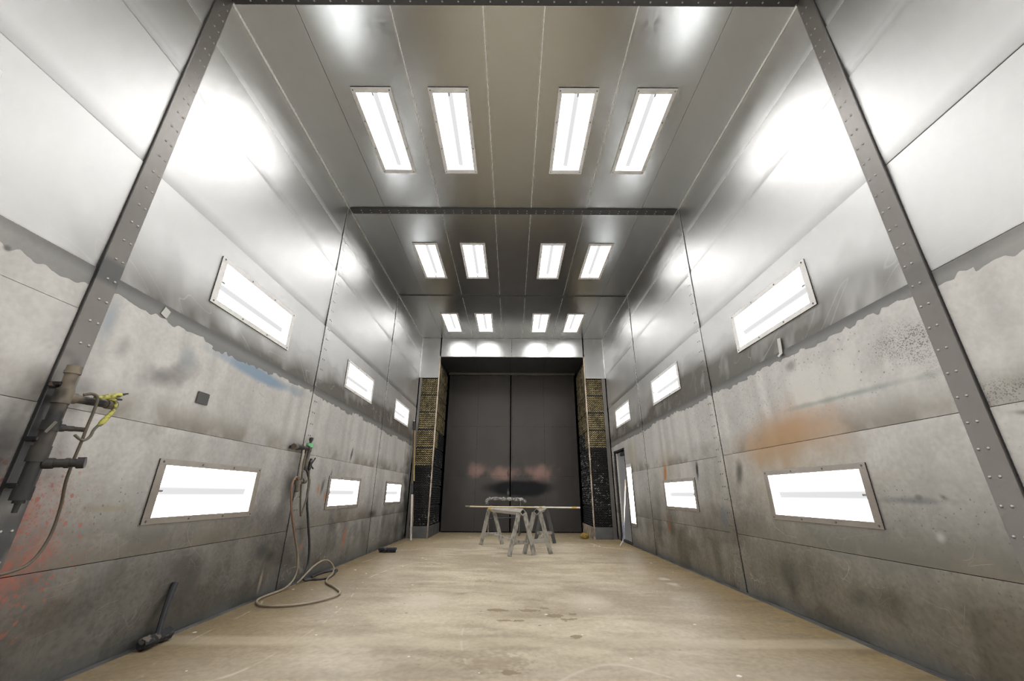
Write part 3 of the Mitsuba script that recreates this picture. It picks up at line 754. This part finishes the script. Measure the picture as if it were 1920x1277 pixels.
pads = [pad_mesh(0.40, 0.436, 8, 7, 0.04, 0.0012, k) for k in range(3)]
pad_plys = {(k, b): mikit.ply(pads[k], b, smooth=False) for k in range(3) for b in ('mat_paper', 'mat_paper_grimy', 'mat_paper_black')}
pocket_ply = mikit.ply(box(0.0, 0.40, 0.0, 0.438, -0.046, -0.040), 'mat_pocket', smooth=False)
FZ = [0.26 + 0.4415 * k for k in range(9)]
for side, name in ((-1, 'left'), (1, 'right')):
    wall = 'wall_recess_' + name
    fb = thing('filter_bank', f'tall pleated paper filter bank {name} of the dark double doors, lower part sprayed black', 'air filter')
    xe = AL if side < 0 else AR
    x0, x1 = (xe - 0.445, xe - 0.028) if side < 0 else (xe + 0.028, xe + 0.445)
    # steel housing: corner post, outer stile, cross bars, kick plates
    add('corner_post', cat(box(min(xe, xe + side * 0.03), max(xe, xe + side * 0.03), YB - 0.008, YB + 0.03, 0, 3.785, 0.002)), 'mat_tan_post', fb)
    add('trim_7' if side < 0 else 'trim_8', box(min(xe, xe + side * 0.03), max(xe, xe + side * 0.03), YB - 0.008, YB + 0.03, 3.787, 4.38, 0.002), 'mat_tan_post', kind='structure')
    add('kick_plate', box(min(x0, x1), max(x0, x1) + 0.0, YB - 0.004, YB + 0.02, 0.002, 0.25, 0.002), 'mat_kick', fb)
    add('kick_plate', box(min(xe - side * 0.004, xe + side * 0.02), max(xe - side * 0.004, xe + side * 0.02), YB + 0.035, YD - 0.06, 0.002, 0.25, 0.002), 'mat_tan_post' if side > 0 else 'mat_kick', fb)
    ox0, ox1 = (XL + 0.022, x0) if side < 0 else (x1, XR - 0.022)
    add('outer_stile', box(ox0, ox1, YB - 0.002, YB + 0.02, 0.0, 3.785, 0.002), 'mat_strip', fb)
    for k in range(9):
        add('cross_bar', box(min(x0, x1), max(x0, x1), YB + 0.0, YB + 0.012, FZ[k] - 0.006, FZ[k] + 0.002), 'mat_black' if k < (4 if side < 0 else 5) else 'mat_grip', fb, smooth=False)
    for k in range(8):
        black = k < (3 if side < 0 else 4)
        b = 'mat_paper_black' if black else 'mat_paper'
        M = frame4([min(x0, x1) + 0.008, YB + 0.004, FZ[k]], [1, 0, 0], [0, 0, 1], [0, -1, 0])
        pk = add('filter_pad', None, None, fb, shape=pad_plys[(k % 3, b)], to_world=mat(M))
        add('pocket', None, None, pk, shape=pocket_ply, to_world=mat(M))
    bx0, bx1 = (XL + 0.02, xe - 0.06) if side < 0 else (xe + 0.06, XR - 0.02)
    add('backing', box(bx0, bx1, YB + 0.13, YB + 0.15, 0, 3.9), 'mat_black', fb, smooth=False)
    # return side of the bank, inside the recess
    for c in range(3):
        for k in range(9):
            black = k < 4 + (c > 0)
            b = 'mat_paper_black' if black else 'mat_paper_grimy'
            if side < 0:
                M = frame4([xe - 0.004, YB + 0.05 + 0.45 * c + 0.02, FZ[k] if k < 9 else 0], [0, 1, 0], [0, 0, 1], [1, 0, 0])
            else:
                M = frame4([xe + 0.004, YB + 0.05 + 0.45 * c + 0.42, FZ[k]], [0, -1, 0], [0, 0, 1], [-1, 0, 0])
            pk = add('filter_pad', None, None, fb, shape=pad_plys[((k + c) % 3, b)], to_world=mat(M))
            add('pocket', None, None, pk, shape=pocket_ply, to_world=mat(M))
    add('backing', box(min(xe + side * 0.07, xe + side * 0.085), max(xe + side * 0.07, xe + side * 0.085), YB + 0.075, YD - 0.02, 0.25, 4.37), 'mat_black', fb, smooth=False)


# ------------------------------------------------------------------ light panels
def ring(w, h, bw, bh, n0, n1):
    return cat(box(-w / 2, w / 2, -h / 2, -h / 2 + bh, n0, n1, 0.0015), box(-w / 2, w / 2, h / 2 - bh, h / 2, n0, n1, 0.0015),
               box(-w / 2, -w / 2 + bw, -h / 2 + bh, h / 2 - bh, n0, n1, 0.0015), box(w / 2 - bw, w / 2, -h / 2 + bh, h / 2 - bh, n0, n1, 0.0015))


def lens_radiance(p, n, uv):
    v = uv.y - 0.5
    gap = smoothstep(0.085, 0.05, dr.abs(v))
    return mi.Color3f(1.0, 1.0, 1.0) * dr.select(gap > 0.02, 1.06 - gap * 0.28 - 0.03 * uv.x, LAMP)


frame_ply = mikit.ply(ring(LW_, LH_, 0.062, 0.042, 0.007, 0.012), 'mat_frame', smooth=30)
gasket_ply = mikit.ply(ring(LW_ - 0.004, LH_ - 0.004, 0.05, 0.035, -0.006, 0.007), 'mat_black', smooth=False)
DEEP = 0.07
lens_v = np.array([[-lw / 2, -lh / 2, -DEEP], [lw / 2, -lh / 2, -DEEP], [lw / 2, lh / 2, -DEEP], [-lw / 2, lh / 2, -DEEP]])
lens_ply = mikit.ply((lens_v, np.array([[0, 1, 2], [0, 2, 3]])), 'mat_lens', smooth=False, uv=np.array([[0, 0], [1, 0], [1, 1], [0, 1.0]]),
                     emitter={'type': 'area', 'radiance': mikit.proc(lens_radiance)})
clip_ply = mikit.ply(box(-0.022, 0.022, -0.008, 0.008, -0.004, 0.006, 0.002), 'mat_clip')
housing_ply = mikit.ply(ring(lw + 0.012, lh + 0.012, 0.006, 0.006, -DEEP - 0.004, 0.0068), 'mat_housing', smooth=False)
sc = []
for sx in (-1, -1 / 3, 1 / 3, 1):
    for sy in (-1, 1):
        q = trimesh.creation.cylinder(radius=0.0075, height=0.005, sections=8)
        q.apply_translation([sx * (LW_ / 2 - 0.03), sy * (LH_ / 2 - 0.021), 0.013])
        sc.append(q)
screw_ply = mikit.ply(cat(*sc), 'mat_rivet_dark', smooth=30)


def lamp(M, label, group, clip=1):
    t = thing('light_panel', label, 'light', group)
    w = mat(M)
    for nm, pl in (('frame', frame_ply), ('gasket', gasket_ply), ('housing', housing_ply), ('lens', lens_ply)):
        add(nm, None, None, t, shape=pl, to_world=w)
    add('screw', None, None, t, shape=screw_ply, to_world=w, kind='stuff')
    C = M.copy()
    C[:3, 3] = M[:3, 3] + M[:3, 0] * clip * (lw / 2 - 0.020)
    add('end_clip', None, None, t, shape=clip_ply, to_world=mat(C))


ROW = {2: 'nearest row', 3: 'middle row', 4: 'farthest row', 1: 'row above the camera', 0: 'row behind the camera'}
COL = ['leftmost', 'second from the left', 'second from the right', 'rightmost']
WHERE = {2: 'nearest the camera', 3: 'between two riveted strips mid-wall', 4: 'farthest away', 1: 'beside the camera', 0: 'behind the camera'}
for (M, s, nm, lv) in LAMPS:
    cl = 1 if (s == 3) == (nm == 'ceiling' or lv == 'upper') and s == 3 else -1
    if nm == 'right':
        cl = -cl
    if nm == 'ceiling':
        lb = f'white framed ceiling light panel, {COL[lv]} of the {ROW[s]}'
    elif lv == 'upright':
        lb = 'narrow upright white light panel in the right wall beside the side door'
    else:
        lb = f'{lv} white framed light panel in the {nm} steel wall, {WHERE[s]}'
    lamp(M, lb, ('ceiling light panels' if nm == 'ceiling' else 'wall light panels') if s > 1 else 'light panels behind the camera', cl)

# ------------------------------------------------------------------ side door in the right wall
d = add('door_3', box(XR + 0.06, XR + 0.10, DY0 + 0.0, DY1 - 0.05, 0.035, DZ - 0.03, 0.003), 'mat_door_leaf', kind='structure')
add('jamb', cat(box(XR - 0.004, XR + 0.15, DY1 - 0.022, DY1 + 0.02, 0, DZ + 0.02), box(XR - 0.004, XR + 0.15, DY0 - 0.03, DY0 - 0.004, 0, DZ + 0.02),
                box(XR - 0.004, XR + 0.15, DY0 - 0.03, DY1 + 0.02, DZ - 0.01, DZ + 0.02)), 'mat_black', d, smooth=False)
add('edge_strip', box(XR + 0.03, XR + 0.062, DY1 - 0.075, DY1 - 0.045, 0.035, DZ - 0.03, 0.003), 'mat_pole_white', d)
add('closer', cat(box(XR + 0.015, XR + 0.058, DY0 + 0.12, DY0 + 0.42, DZ - 0.12, DZ - 0.055, 0.006), rod([XR + 0.03, DY0 + 0.2, DZ - 0.05], [XR + 0.03, DY0 + 0.55, DZ - 0.02], 0.01)), 'mat_black', d)
add('threshold', box(XR - 0.01, XR + 0.15, DY0 - 0.03, DY1 + 0.02, 0.0, 0.03, 0.004), 'mat_black', d)

# ------------------------------------------------------------------ trestles and what lies on them
DX = np.array([0, 0, 1.0])


def trestle(near, far, feet, label, mats):
    """near, far: beam ends; feet: (near left, near right, far left, far right)."""
    t = thing('sawhorse', label, 'sawhorse')
    near, far = np.array(near, float), np.array(far, float)
    d = (far - near) / np.linalg.norm(far - near)
    s = np.cross(d, DX)
    s /= np.linalg.norm(s)
    h = 0.056
    outer = [(0, h), (h, 0), (0, -h), (-h, 0)]
    inner = [(0, h - 0.012), (h - 0.012, 0), (0, -h + 0.012), (-h + 0.012, 0)]
    v, f = [], []
    for e in (near - d * 0.03, far + d * 0.03):
        for loop in (outer, inner):
            for (a, b) in loop:
                v.append(e + s * a + DX * b)
    for k in range(4):
        n = (k + 1) % 4
        f += [[k, n, 8 + n], [k, 8 + n, 8 + k]]
        f += [[4 + k, 12 + n, 4 + n], [4 + k, 12 + k, 12 + n]]
        for o in (0, 8):
            q = [[o + k, o + 4 + n, o + n], [o + k, o + 4 + k, o + 4 + n]]
            f += q
    add('beam', trimesh.Trimesh(np.array(v), np.array(f), process=False), mats[0], t, smooth=False)
    add('beam_hollow_shade', board(near + d * 0.02, far - d * 0.02, 0.05, 0.05, s + DX, 0), 'mat_black', t, smooth=False)  # black filler standing in for the shade inside the hollow beam
    ends = [near, near, far, far]
    for k in range(4):
        foot = np.array([*feet[k], 0.0])
        sd = 1 if (foot - ends[k]) @ s > 0 else -1
        top = ends[k] + s * sd * 0.052 - DX * 0.015 + d * (0.03 if k < 2 else -0.03)
        add('leg', board(foot + DX * 0.004, top, 0.075, 0.024, s), mats[1 + k], t)
    fz = 0.2
    mids = []
    for (i, j) in ((0, 1), (2, 3)):
        def at(k):
            foot = np.array([*feet[k], 0.0])
            sd = 1 if (foot - ends[k]) @ s > 0 else -1
            top = ends[k] + s * sd * 0.052
            return foot + (top - foot) * (fz / top[2])
        a, b = at(i), at(j)
        off = d * (0.026 if i == 0 else -0.026)
        add('brace', board(a + off, b + off, 0.06, 0.02, DX), mats[1], t)
        mids.append((a + b) / 2 + off)
    add('stretcher', board(mids[0] + d * 0.012 + DX * 0.0, mids[1] - d * 0.012, 0.05, 0.035, s), mats[1], t)
    return t


W_ = 'mat_trestle'
trestle((0.185, 7.40, 0.668), (-0.43, 8.95, 0.668), ((-0.034, 7.335), (0.385, 7.52), (-0.61, 8.89), (-0.185, 9.02)),
        'pale left sawhorse with hollow diamond beam end, yellow paint at its far end', ('mat_trestle_yellow', W_, W_, W_, W_))
trestle((0.445, 7.62, 0.668), (0.70, 9.25, 0.668), ((0.225, 7.66), (0.675, 7.66), (0.50, 9.30), (0.90, 9.24)),
        'grey sawhorse on the right with two blackened far legs, under the long pole', (W_, W_, W_, 'mat_trestle_dark', 'mat_trestle_dark'))
# the padded stand behind them
t = thing('padded_stand', 'low stand with a paint-crusted padded top bar behind the sawhorses', 'stand')
bar = spline([(-0.64, 11.18, 0.70), (-0.635, 11.17, 0.79), (-0.57, 11.15, 0.835), (-0.3, 11.09, 0.838), (0.0, 11.02, 0.832), (0.24, 10.97, 0.825), (0.33, 10.95, 0.79), (0.35, 10.945, 0.755)], 6)
r = 0.045 + 0.008 * np.sin(np.arange(len(bar)) * 1.7) + 0.004 * np.cos(np.arange(len(bar)) * 3.1)
add('top_bar', tube(bar, r, 12), 'mat_padding', t, smooth=60)
for (a, b, m) in (((-0.62, 11.17, 0.80), (-0.60, 11.40, 0.0), W_), ((-0.60, 11.15, 0.80), (-0.66, 10.88, 0.0), 'mat_trestle_dark'),
                  ((0.21, 10.975, 0.80), (0.22, 11.28, 0.0), 'mat_trestle_dark'), ((0.23, 10.97, 0.80), (0.185, 10.78, 0.0), 'mat_trestle_dark')):
    add('leg', rod(b, a, 0.02), m, t)
add('rail', rod((-0.61, 11.29, 0.36), (0.215, 11.13, 0.4), 0.015), 'mat_trestle_dark', t)
# long pole across both
t = thing('paint_pole', 'long thin cream pole lying across both sawhorses, yellow-banded near one end', 'pole')
P0, P1 = np.array([-0.84, 7.86, 0.738]), np.array([1.235, 7.56, 0.738])
pt = lambda f_: P0 + (P1 - P0) * f_
add('shaft', rod(pt(0.035), pt(0.66), 0.0125), 'mat_pole_tan', t)
add('sleeve', rod(pt(0.60), pt(0.985), 0.0138), 'mat_pole_white', t)
add('end_cap', rod(pt(0.0), pt(0.04), 0.017), 'mat_grime_metal', t, label='grey metal end cap')
add('tape_band', rod(pt(0.918), pt(0.955), 0.0165), 'mat_yellow', t, label='yellow tape band')
add('tape_band', rod(pt(0.645), pt(0.665), 0.0160), 'mat_yellow', t, label='yellow tape band')
# rag and block on the right trestle's stretcher side
# ------------------------------------------------------------------ things leaning and lying about
t = thing('leaning_pole', 'tall slim pole leaning in the far left corner, black topped, white below', 'pole')
a, b = np.array([-2.20, 9.70, 0.0]), np.array([-2.395, 9.80, 2.60])
pt2 = lambda f_: a + (b - a) * f_
add('lower_shaft', rod(pt2(0), pt2(0.36), 0.024), 'mat_pole_white', t)
add('sleeve', rod(pt2(0.36), pt2(0.45), 0.026), 'mat_black', t)
add('upper_shaft', rod(pt2(0.45), pt2(0.92), 0.020), 'mat_hose_brown', t)
add('tip', rod(pt2(0.92), pt2(1.0), 0.030), 'mat_black', t)
add('tip_cap', rod(pt2(1.0), pt2(1.008), 0.026), 'mat_pole_white', t)
off = np.array([0.045, -0.04, 0])
add('lath_strip', board(pt2(0.47) + off, pt2(0.915) + off * 0.7, 0.030, 0.018, (1, 0, 0)), 'mat_lath_yellow', t, label='dull yellow wooden strip')
add('cord', tube(spline([pt2(0.36) + off * 0.8, pt2(0.22) + off, pt2(0.14) + off * 1.1, pt2(0.09) + off * 0.6, pt2(0.05) + off * 0.7]), 0.007, 8), 'mat_hose_tan', t)

t = thing('bent_lath', 'pale lath with a bent foot leaning against the right wall before the side door', 'lath')
add('shaft', board((2.20, 8.725, 0.10), (2.43, 9.0, 1.26), 0.045, 0.018, (0, 1, 0)), 'mat_lath', t)
add('foot', tube([(2.125, 8.695, 0.018), (2.155, 8.71, 0.05), (2.20, 8.725, 0.105), (2.21, 8.735, 0.16)], [0.016, 0.017, 0.017, 0.012], 8), 'mat_lath_foot', t)

t = thing('sledgehammer', 'short black sledgehammer standing head down against the left wall', 'hammer')
hm = steps((-2.372, 3.085, 0.04), (-2.385, 3.335, 0.04), [(0, 0.030), (0.06, 0.040), (0.30, 0.040), (0.38, 0.033), (0.62, 0.033), (0.70, 0.040), (0.94, 0.040), (1, 0.030)], 8)
add('head', hm, 'mat_hammer_head', t, smooth=25)
add('handle', tube(spline([(-2.378, 3.215, 0.06), (-2.395, 3.243, 0.16), (-2.41, 3.275, 0.26), (-2.421, 3.31, 0.345)], 5), np.linspace(0.017, 0.021, 16), 10), 'mat_hammer', t)

t = thing('broom_head', 'dark broom head lying on the floor near the left wall', 'broom')
add('block', box(-2.30, -2.0, 7.72, 7.80, 0.03, 0.075, 0.008), 'mat_hammer', t)
br = []
for k in range(26):
    for j in range(3):
        x, y = -2.285 + 0.0108 * k, 7.735 + 0.025 * j
        br.append(rod((x, y, 0.032), (x + rng.normal(0, 0.004), y + rng.normal(0, 0.004), 0.001), 0.0045, 5))
add('bristles', cat(*br), 'mat_black', t, kind='stuff')
add('socket', rod((-2.17, 7.71, 0.055), (-2.17, 7.66, 0.04), 0.02), 'mat_hammer', t)

# crumpled yellow rag by the right filter bank
m = trimesh.creation.icosphere(subdivisions=4, radius=1.0)
v = m.vertices.copy()
import meshkit
nn = np.asarray(meshkit.fbm(v * 2.1 + 3.0)) if hasattr(meshkit, 'fbm') else np.zeros(len(v))
v = v * (0.75 + 0.55 * nn[:, None]) * np.array([0.10, 0.07, 0.06])
v[:, 2] = np.maximum(v[:, 2] - v[:, 2].min() - 0.015, 0)
m = trimesh.Trimesh(v + [1.70, 10.24, 0.001], m.faces, process=False)
add('rag', m, 'mat_rag', label='crumpled yellow rag on the floor below the right filter bank', category='rag', smooth=50)

# paper tabs and plates stuck to the walls
m = board((XR - 0.008, 3.395, 2.30), (XR - 0.008, 3.415, 2.155), 0.045, 0.004, (0, 1, 0), 0.001)
add('tape_tab', cat(m, board((XR - 0.008, 3.41, 2.16), (XR - 0.03, 3.43, 2.135), 0.05, 0.004, (0, 1, 0), 0.001)), 'mat_tape', label='peeling whitish tape tab on the right wall under the nearest upper light', category='tape', smooth=False)
add('tape_tab', board((XL + 0.006, 2.53, 2.10), (XL + 0.006, 2.55, 2.16), 0.055, 0.004, (0, 1, 0), 0.001), 'mat_tape', label='small whitish tape tab on the left wall, above the yellow spray wand', category='tape', smooth=False)
add('patch_plate', board((XL + 0.006, 3.09, 1.60), (XL + 0.006, 3.09, 1.69), 0.12, 0.006, (0, 1, 0), 0.001), 'mat_trestle_dark', label='small dark rectangular patch on the left wall below the nearest upper light', category='patch', smooth=False)

# ------------------------------------------------------------------ air manifold on the near left strip
t = thing('air_manifold', 'grimy vertical pipe manifold with side arms on the nearest riveted strip, left wall', 'pipe')
px, py = -2.345, 2.045
add('pipe', steps((px, py, 0.915), (px, py, 1.545), [(0, 0.036), (0.10, 0.036), (0.10, 0.030), (0.28, 0.030), (0.28, 0.038), (0.40, 0.038), (0.40, 0.030), (0.52, 0.030), (0.52, 0.036), (0.60, 0.036), (0.60, 0.029), (0.74, 0.029), (0.74, 0.037), (0.86, 0.037), (0.86, 0.027), (1, 0.027)]), 'mat_pipe', t)
add('cap', steps((px, py, 1.54), (px, py, 1.585), [(0, 0.034), (0.35, 0.034), (0.35, 0.031), (0.95, 0.031), (1, 0.026)]), 'mat_pipe', t)
add('side_arm', steps((px, py + 0.02, 1.418), (px + 0.03, 2.305, 1.424), [(0, 0.028), (0.16, 0.028), (0.16, 0.021), (0.80, 0.021), (0.80, 0.025), (1, 0.025)]), 'mat_pipe', t)
add('side_arm', steps((px, py + 0.02, 1.262), (px + 0.03, 2.19, 1.268), [(0, 0.019), (0.3, 0.019), (0.3, 0.014), (0.6, 0.014), (0.6, 0.012), (1, 0.012)]), 'mat_pipe', t)
add('side_arm', steps((px + 0.02, py + 0.02, 1.085), (px + 0.14, 2.15, 1.095), [(0, 0.026), (0.25, 0.026), (0.25, 0.021), (0.5, 0.021), (0.5, 0.025), (0.62, 0.025), (0.62, 0.020), (0.8, 0.020), (0.8, 0.028), (1, 0.028)]), 'mat_pipe', t)
for z in (1.48, 1.20, 0.98):
    add('clamp', cat(box(XL + 0.02, px - 0.02, py - 0.03, py + 0.03, z - 0.012, z + 0.012, 0.003), box(px - 0.03, px + 0.0, py - 0.037, py + 0.037, z - 0.010, z + 0.010, 0.003)), 'mat_hammer_head', t)
add('drain', steps((px, py, 0.93), (px, py, 0.86), [(0, 0.022), (0.4, 0.022), (0.4, 0.012), (1, 0.010)]), 'mat_pipe', t)
add('valve_lever', board((px + 0.045, py - 0.05, 1.225), (px + 0.05, py - 0.025, 1.285), 0.016, 0.006, (0, 1, 0)), 'mat_grime_metal', t)
t = thing('air_hose', 'thin dark air hose looped over the near manifold arm, hanging down the wall', 'hose')
add('hose', tube(spline([(-2.30, 2.10, 1.44), (-2.285, 2.13, 1.452), (-2.275, 2.155, 1.432), (-2.28, 2.165, 1.36), (-2.285, 2.167, 1.28), (-2.29, 2.172, 1.20), (-2.30, 2.178, 1.11), (-2.32, 2.20, 1.0), (-2.345, 2.245, 0.88), (-2.36, 2.262, 0.74), (-2.36, 2.222, 0.635), (-2.36, 2.14, 0.60), (-2.36, 2.0, 0.595), (-2.36, 1.8, 0.62)]), 0.0075, 8), 'mat_hose_brown', t, smooth=60)
t = thing('spray_wand', 'yellow-wrapped spray wand hooked over the manifold arm, bent metal lance below', 'spray wand')
add('wrap', tube(spline([(-2.30, 2.16, 1.443), (-2.285, 2.215, 1.45), (-2.27, 2.25, 1.44), (-2.265, 2.258, 1.40), (-2.27, 2.24, 1.345), (-2.275, 2.215, 1.295)]), np.interp(np.arange(41), [0, 10, 20, 28, 36, 40], [0.010, 0.011, 0.009, 0.011, 0.015, 0.010]), 8), 'mat_yellow_wrap', t, smooth=60)
add('lance', tube(spline([(-2.275, 2.216, 1.30), (-2.275, 2.198, 1.27), (-2.275, 2.192, 1.235), (-2.275, 2.172, 1.212), (-2.275, 2.145, 1.213), (-2.285, 2.12, 1.232)]), 0.0068, 8), 'mat_grip', t, smooth=60)
add('grip', steps((-2.285, 2.16, 1.437), (-2.275, 2.277, 1.482), [(0, 0.010), (0.3, 0.013), (0.9, 0.015), (1, 0.011)]), 'mat_yellow_wrap', t)
add('nozzle', steps((-2.275, 2.275, 1.481), (-2.27, 2.31, 1.497), [(0, 0.007), (0.5, 0.007), (0.5, 0.0045), (1, 0.0045)]), 'mat_black', t)
add('trigger', rod((-2.285, 2.18, 1.443), (-2.27, 2.285, 1.455), 0.006), 'mat_black', t)

# ------------------------------------------------------------------ second drop with hoses at the middle strip of the left wall
t = thing('hose_station', 'wall-mounted pipe drop with green tape and grimy fittings, left wall mid-strip', 'pipe')
qx, qy = -2.375, 4.80
add('pipe', steps((qx, qy, 1.20), (qx, qy + 0.01, 1.47), [(0, 0.026), (0.15, 0.026), (0.15, 0.022), (0.75, 0.022), (0.75, 0.030), (1, 0.030)]), 'mat_pipe', t)
add('stem', steps((qx, qy + 0.012, 1.47), (qx, qy + 0.02, 1.565), [(0, 0.014), (0.6, 0.014), (0.6, 0.020), (0.8, 0.024), (1, 0.022)]), 'mat_pipe', t)
add('green_tape', steps((qx, qy + 0.01, 1.452), (qx, qy + 0.012, 1.498), [(0, 0.040), (1, 0.040)]), 'mat_green_tape', t, label='bright green tape ring')
add('cross_pipe', steps((qx, 4.46, 1.425), (qx, 4.80, 1.44), [(0, 0.034), (0.22, 0.034), (0.22, 0.026), (0.85, 0.026), (0.85, 0.032), (1, 0.032)]), 'mat_pipe', t)
add('bracket', box(XL + 0.004, qx, 4.77, 4.83, 1.39, 1.43, 0.004), 'mat_hammer_head', t)
add('bracket', box(XL + 0.004, qx, 4.48, 4.52, 1.41, 1.44, 0.004), 'mat_hammer_head', t)
add('regulator', cat(steps((-2.36, 4.655, 1.12), (-2.36, 4.68, 0.965), [(0, 0.016), (0.2, 0.016), (0.2, 0.034), (0.5, 0.036), (0.5, 0.028), (0.9, 0.026), (1, 0.015)]),
                     steps((-2.36, 4.66, 1.07), (-2.34, 4.80, 1.085), [(0, 0.02), (0.5, 0.02), (0.5, 0.030), (0.9, 0.030), (1, 0.02)])), 'mat_grime_metal', t)
add('wooden_strip', board((-2.40, 4.765, 0.91), (-2.365, 4.665, 1.485), 0.035, 0.014, (0, 1, 0)), 'mat_lath_foot', t, label='pale wooden strip')
add('fitting', cat(steps((-2.35, 4.855, 1.33), (-2.35, 4.845, 1.20), [(0, 0.012), (0.3, 0.020), (0.8, 0.020), (1, 0.012)]), rod((-2.34, 4.86, 1.27), (-2.33, 4.91, 1.34), 0.007), rod((-2.34, 4.86, 1.25), (-2.33, 4.90, 1.22), 0.008)), 'mat_hammer_head', t)
FZ0 = 0.014
t = thing('coiled_hose', 'tan air hose dropping from wall fittings, curling widely across the floor', 'hose')
hp = [(-2.36, 4.66, 1.09), (-2.35, 4.60, 1.115), (-2.34, 4.54, 1.10), (-2.335, 4.505, 1.05), (-2.335, 4.518, 0.96), (-2.335, 4.56, 0.85), (-2.335, 4.62, 0.735), (-2.335, 4.71, 0.60), (-2.34, 4.79, 0.50),
      (-2.345, 4.90, 0.36), (-2.345, 4.95, 0.26), (-2.345, 4.97, 0.16), (-2.35, 4.93, 0.075), (-2.365, 4.82, 0.025), (-2.385, 4.68, FZ0), (-2.40, 4.50, FZ0), (-2.37, 4.34, FZ0), (-2.24, 4.18, FZ0), (-2.06, 4.16, FZ0), (-1.87, 4.25, FZ0), (-1.745, 4.46, FZ0), (-1.73, 4.67, FZ0),
      (-1.87, 4.90, FZ0), (-2.07, 5.15, FZ0), (-2.16, 5.38, FZ0 + 0.004), (-2.20, 5.60, 0.03), (-2.27, 5.80, 0.06), (-2.33, 5.84, 0.11), (-2.345, 5.74, 0.155), (-2.35, 5.60, 0.168), (-2.35, 5.40, 0.143), (-2.355, 5.25, 0.095), (-2.37, 5.16, 0.045), (-2.39, 5.12, FZ0)]
add('hose', tube(spline(hp), 0.0105, 10), 'mat_hose_tan', t, smooth=60)
t = thing('black_hose', 'black hose hanging down the left wall, ending in a flat loop on the floor', 'hose')
hp = [(-2.37, 4.80, 1.22), (-2.36, 4.85, 1.17), (-2.355, 4.915, 1.07), (-2.355, 4.925, 0.93), (-2.36, 4.985, 0.80), (-2.365, 5.03, 0.74), (-2.37, 5.13, 0.57), (-2.38, 5.25, 0.38), (-2.385, 5.30, 0.24), (-2.385, 5.30, 0.15), (-2.385, 5.25, 0.06), (-2.375, 5.26, 0.02), (-2.34, 5.34, FZ0), (-2.26, 5.36, FZ0), (-2.19, 5.44, FZ0),
      (-2.20, 5.62, FZ0), (-2.25, 5.82, FZ0), (-2.28, 5.95, FZ0), (-2.33, 5.93, FZ0), (-2.385, 5.80, FZ0), (-2.40, 5.60, FZ0), (-2.39, 5.47, FZ0)]
add('hose', tube(spline(hp), 0.0125, 10), 'mat_hose_black', t, smooth=60)
t = thing('short_hose', 'short dark hose in a narrow hanging loop under the green taped pipe', 'hose')
add('hose', tube(spline([(-2.365, 4.74, 1.41), (-2.35, 4.70, 1.2), (-2.35, 4.735, 1.03), (-2.35, 4.775, 0.885), (-2.35, 4.835, 0.74), (-2.35, 4.853, 0.722), (-2.35, 4.868, 0.76), (-2.345, 4.90, 0.92), (-2.345, 4.88, 1.08), (-2.35, 4.85, 1.2)]), 0.010, 8), 'mat_hose_brown', t, smooth=60)
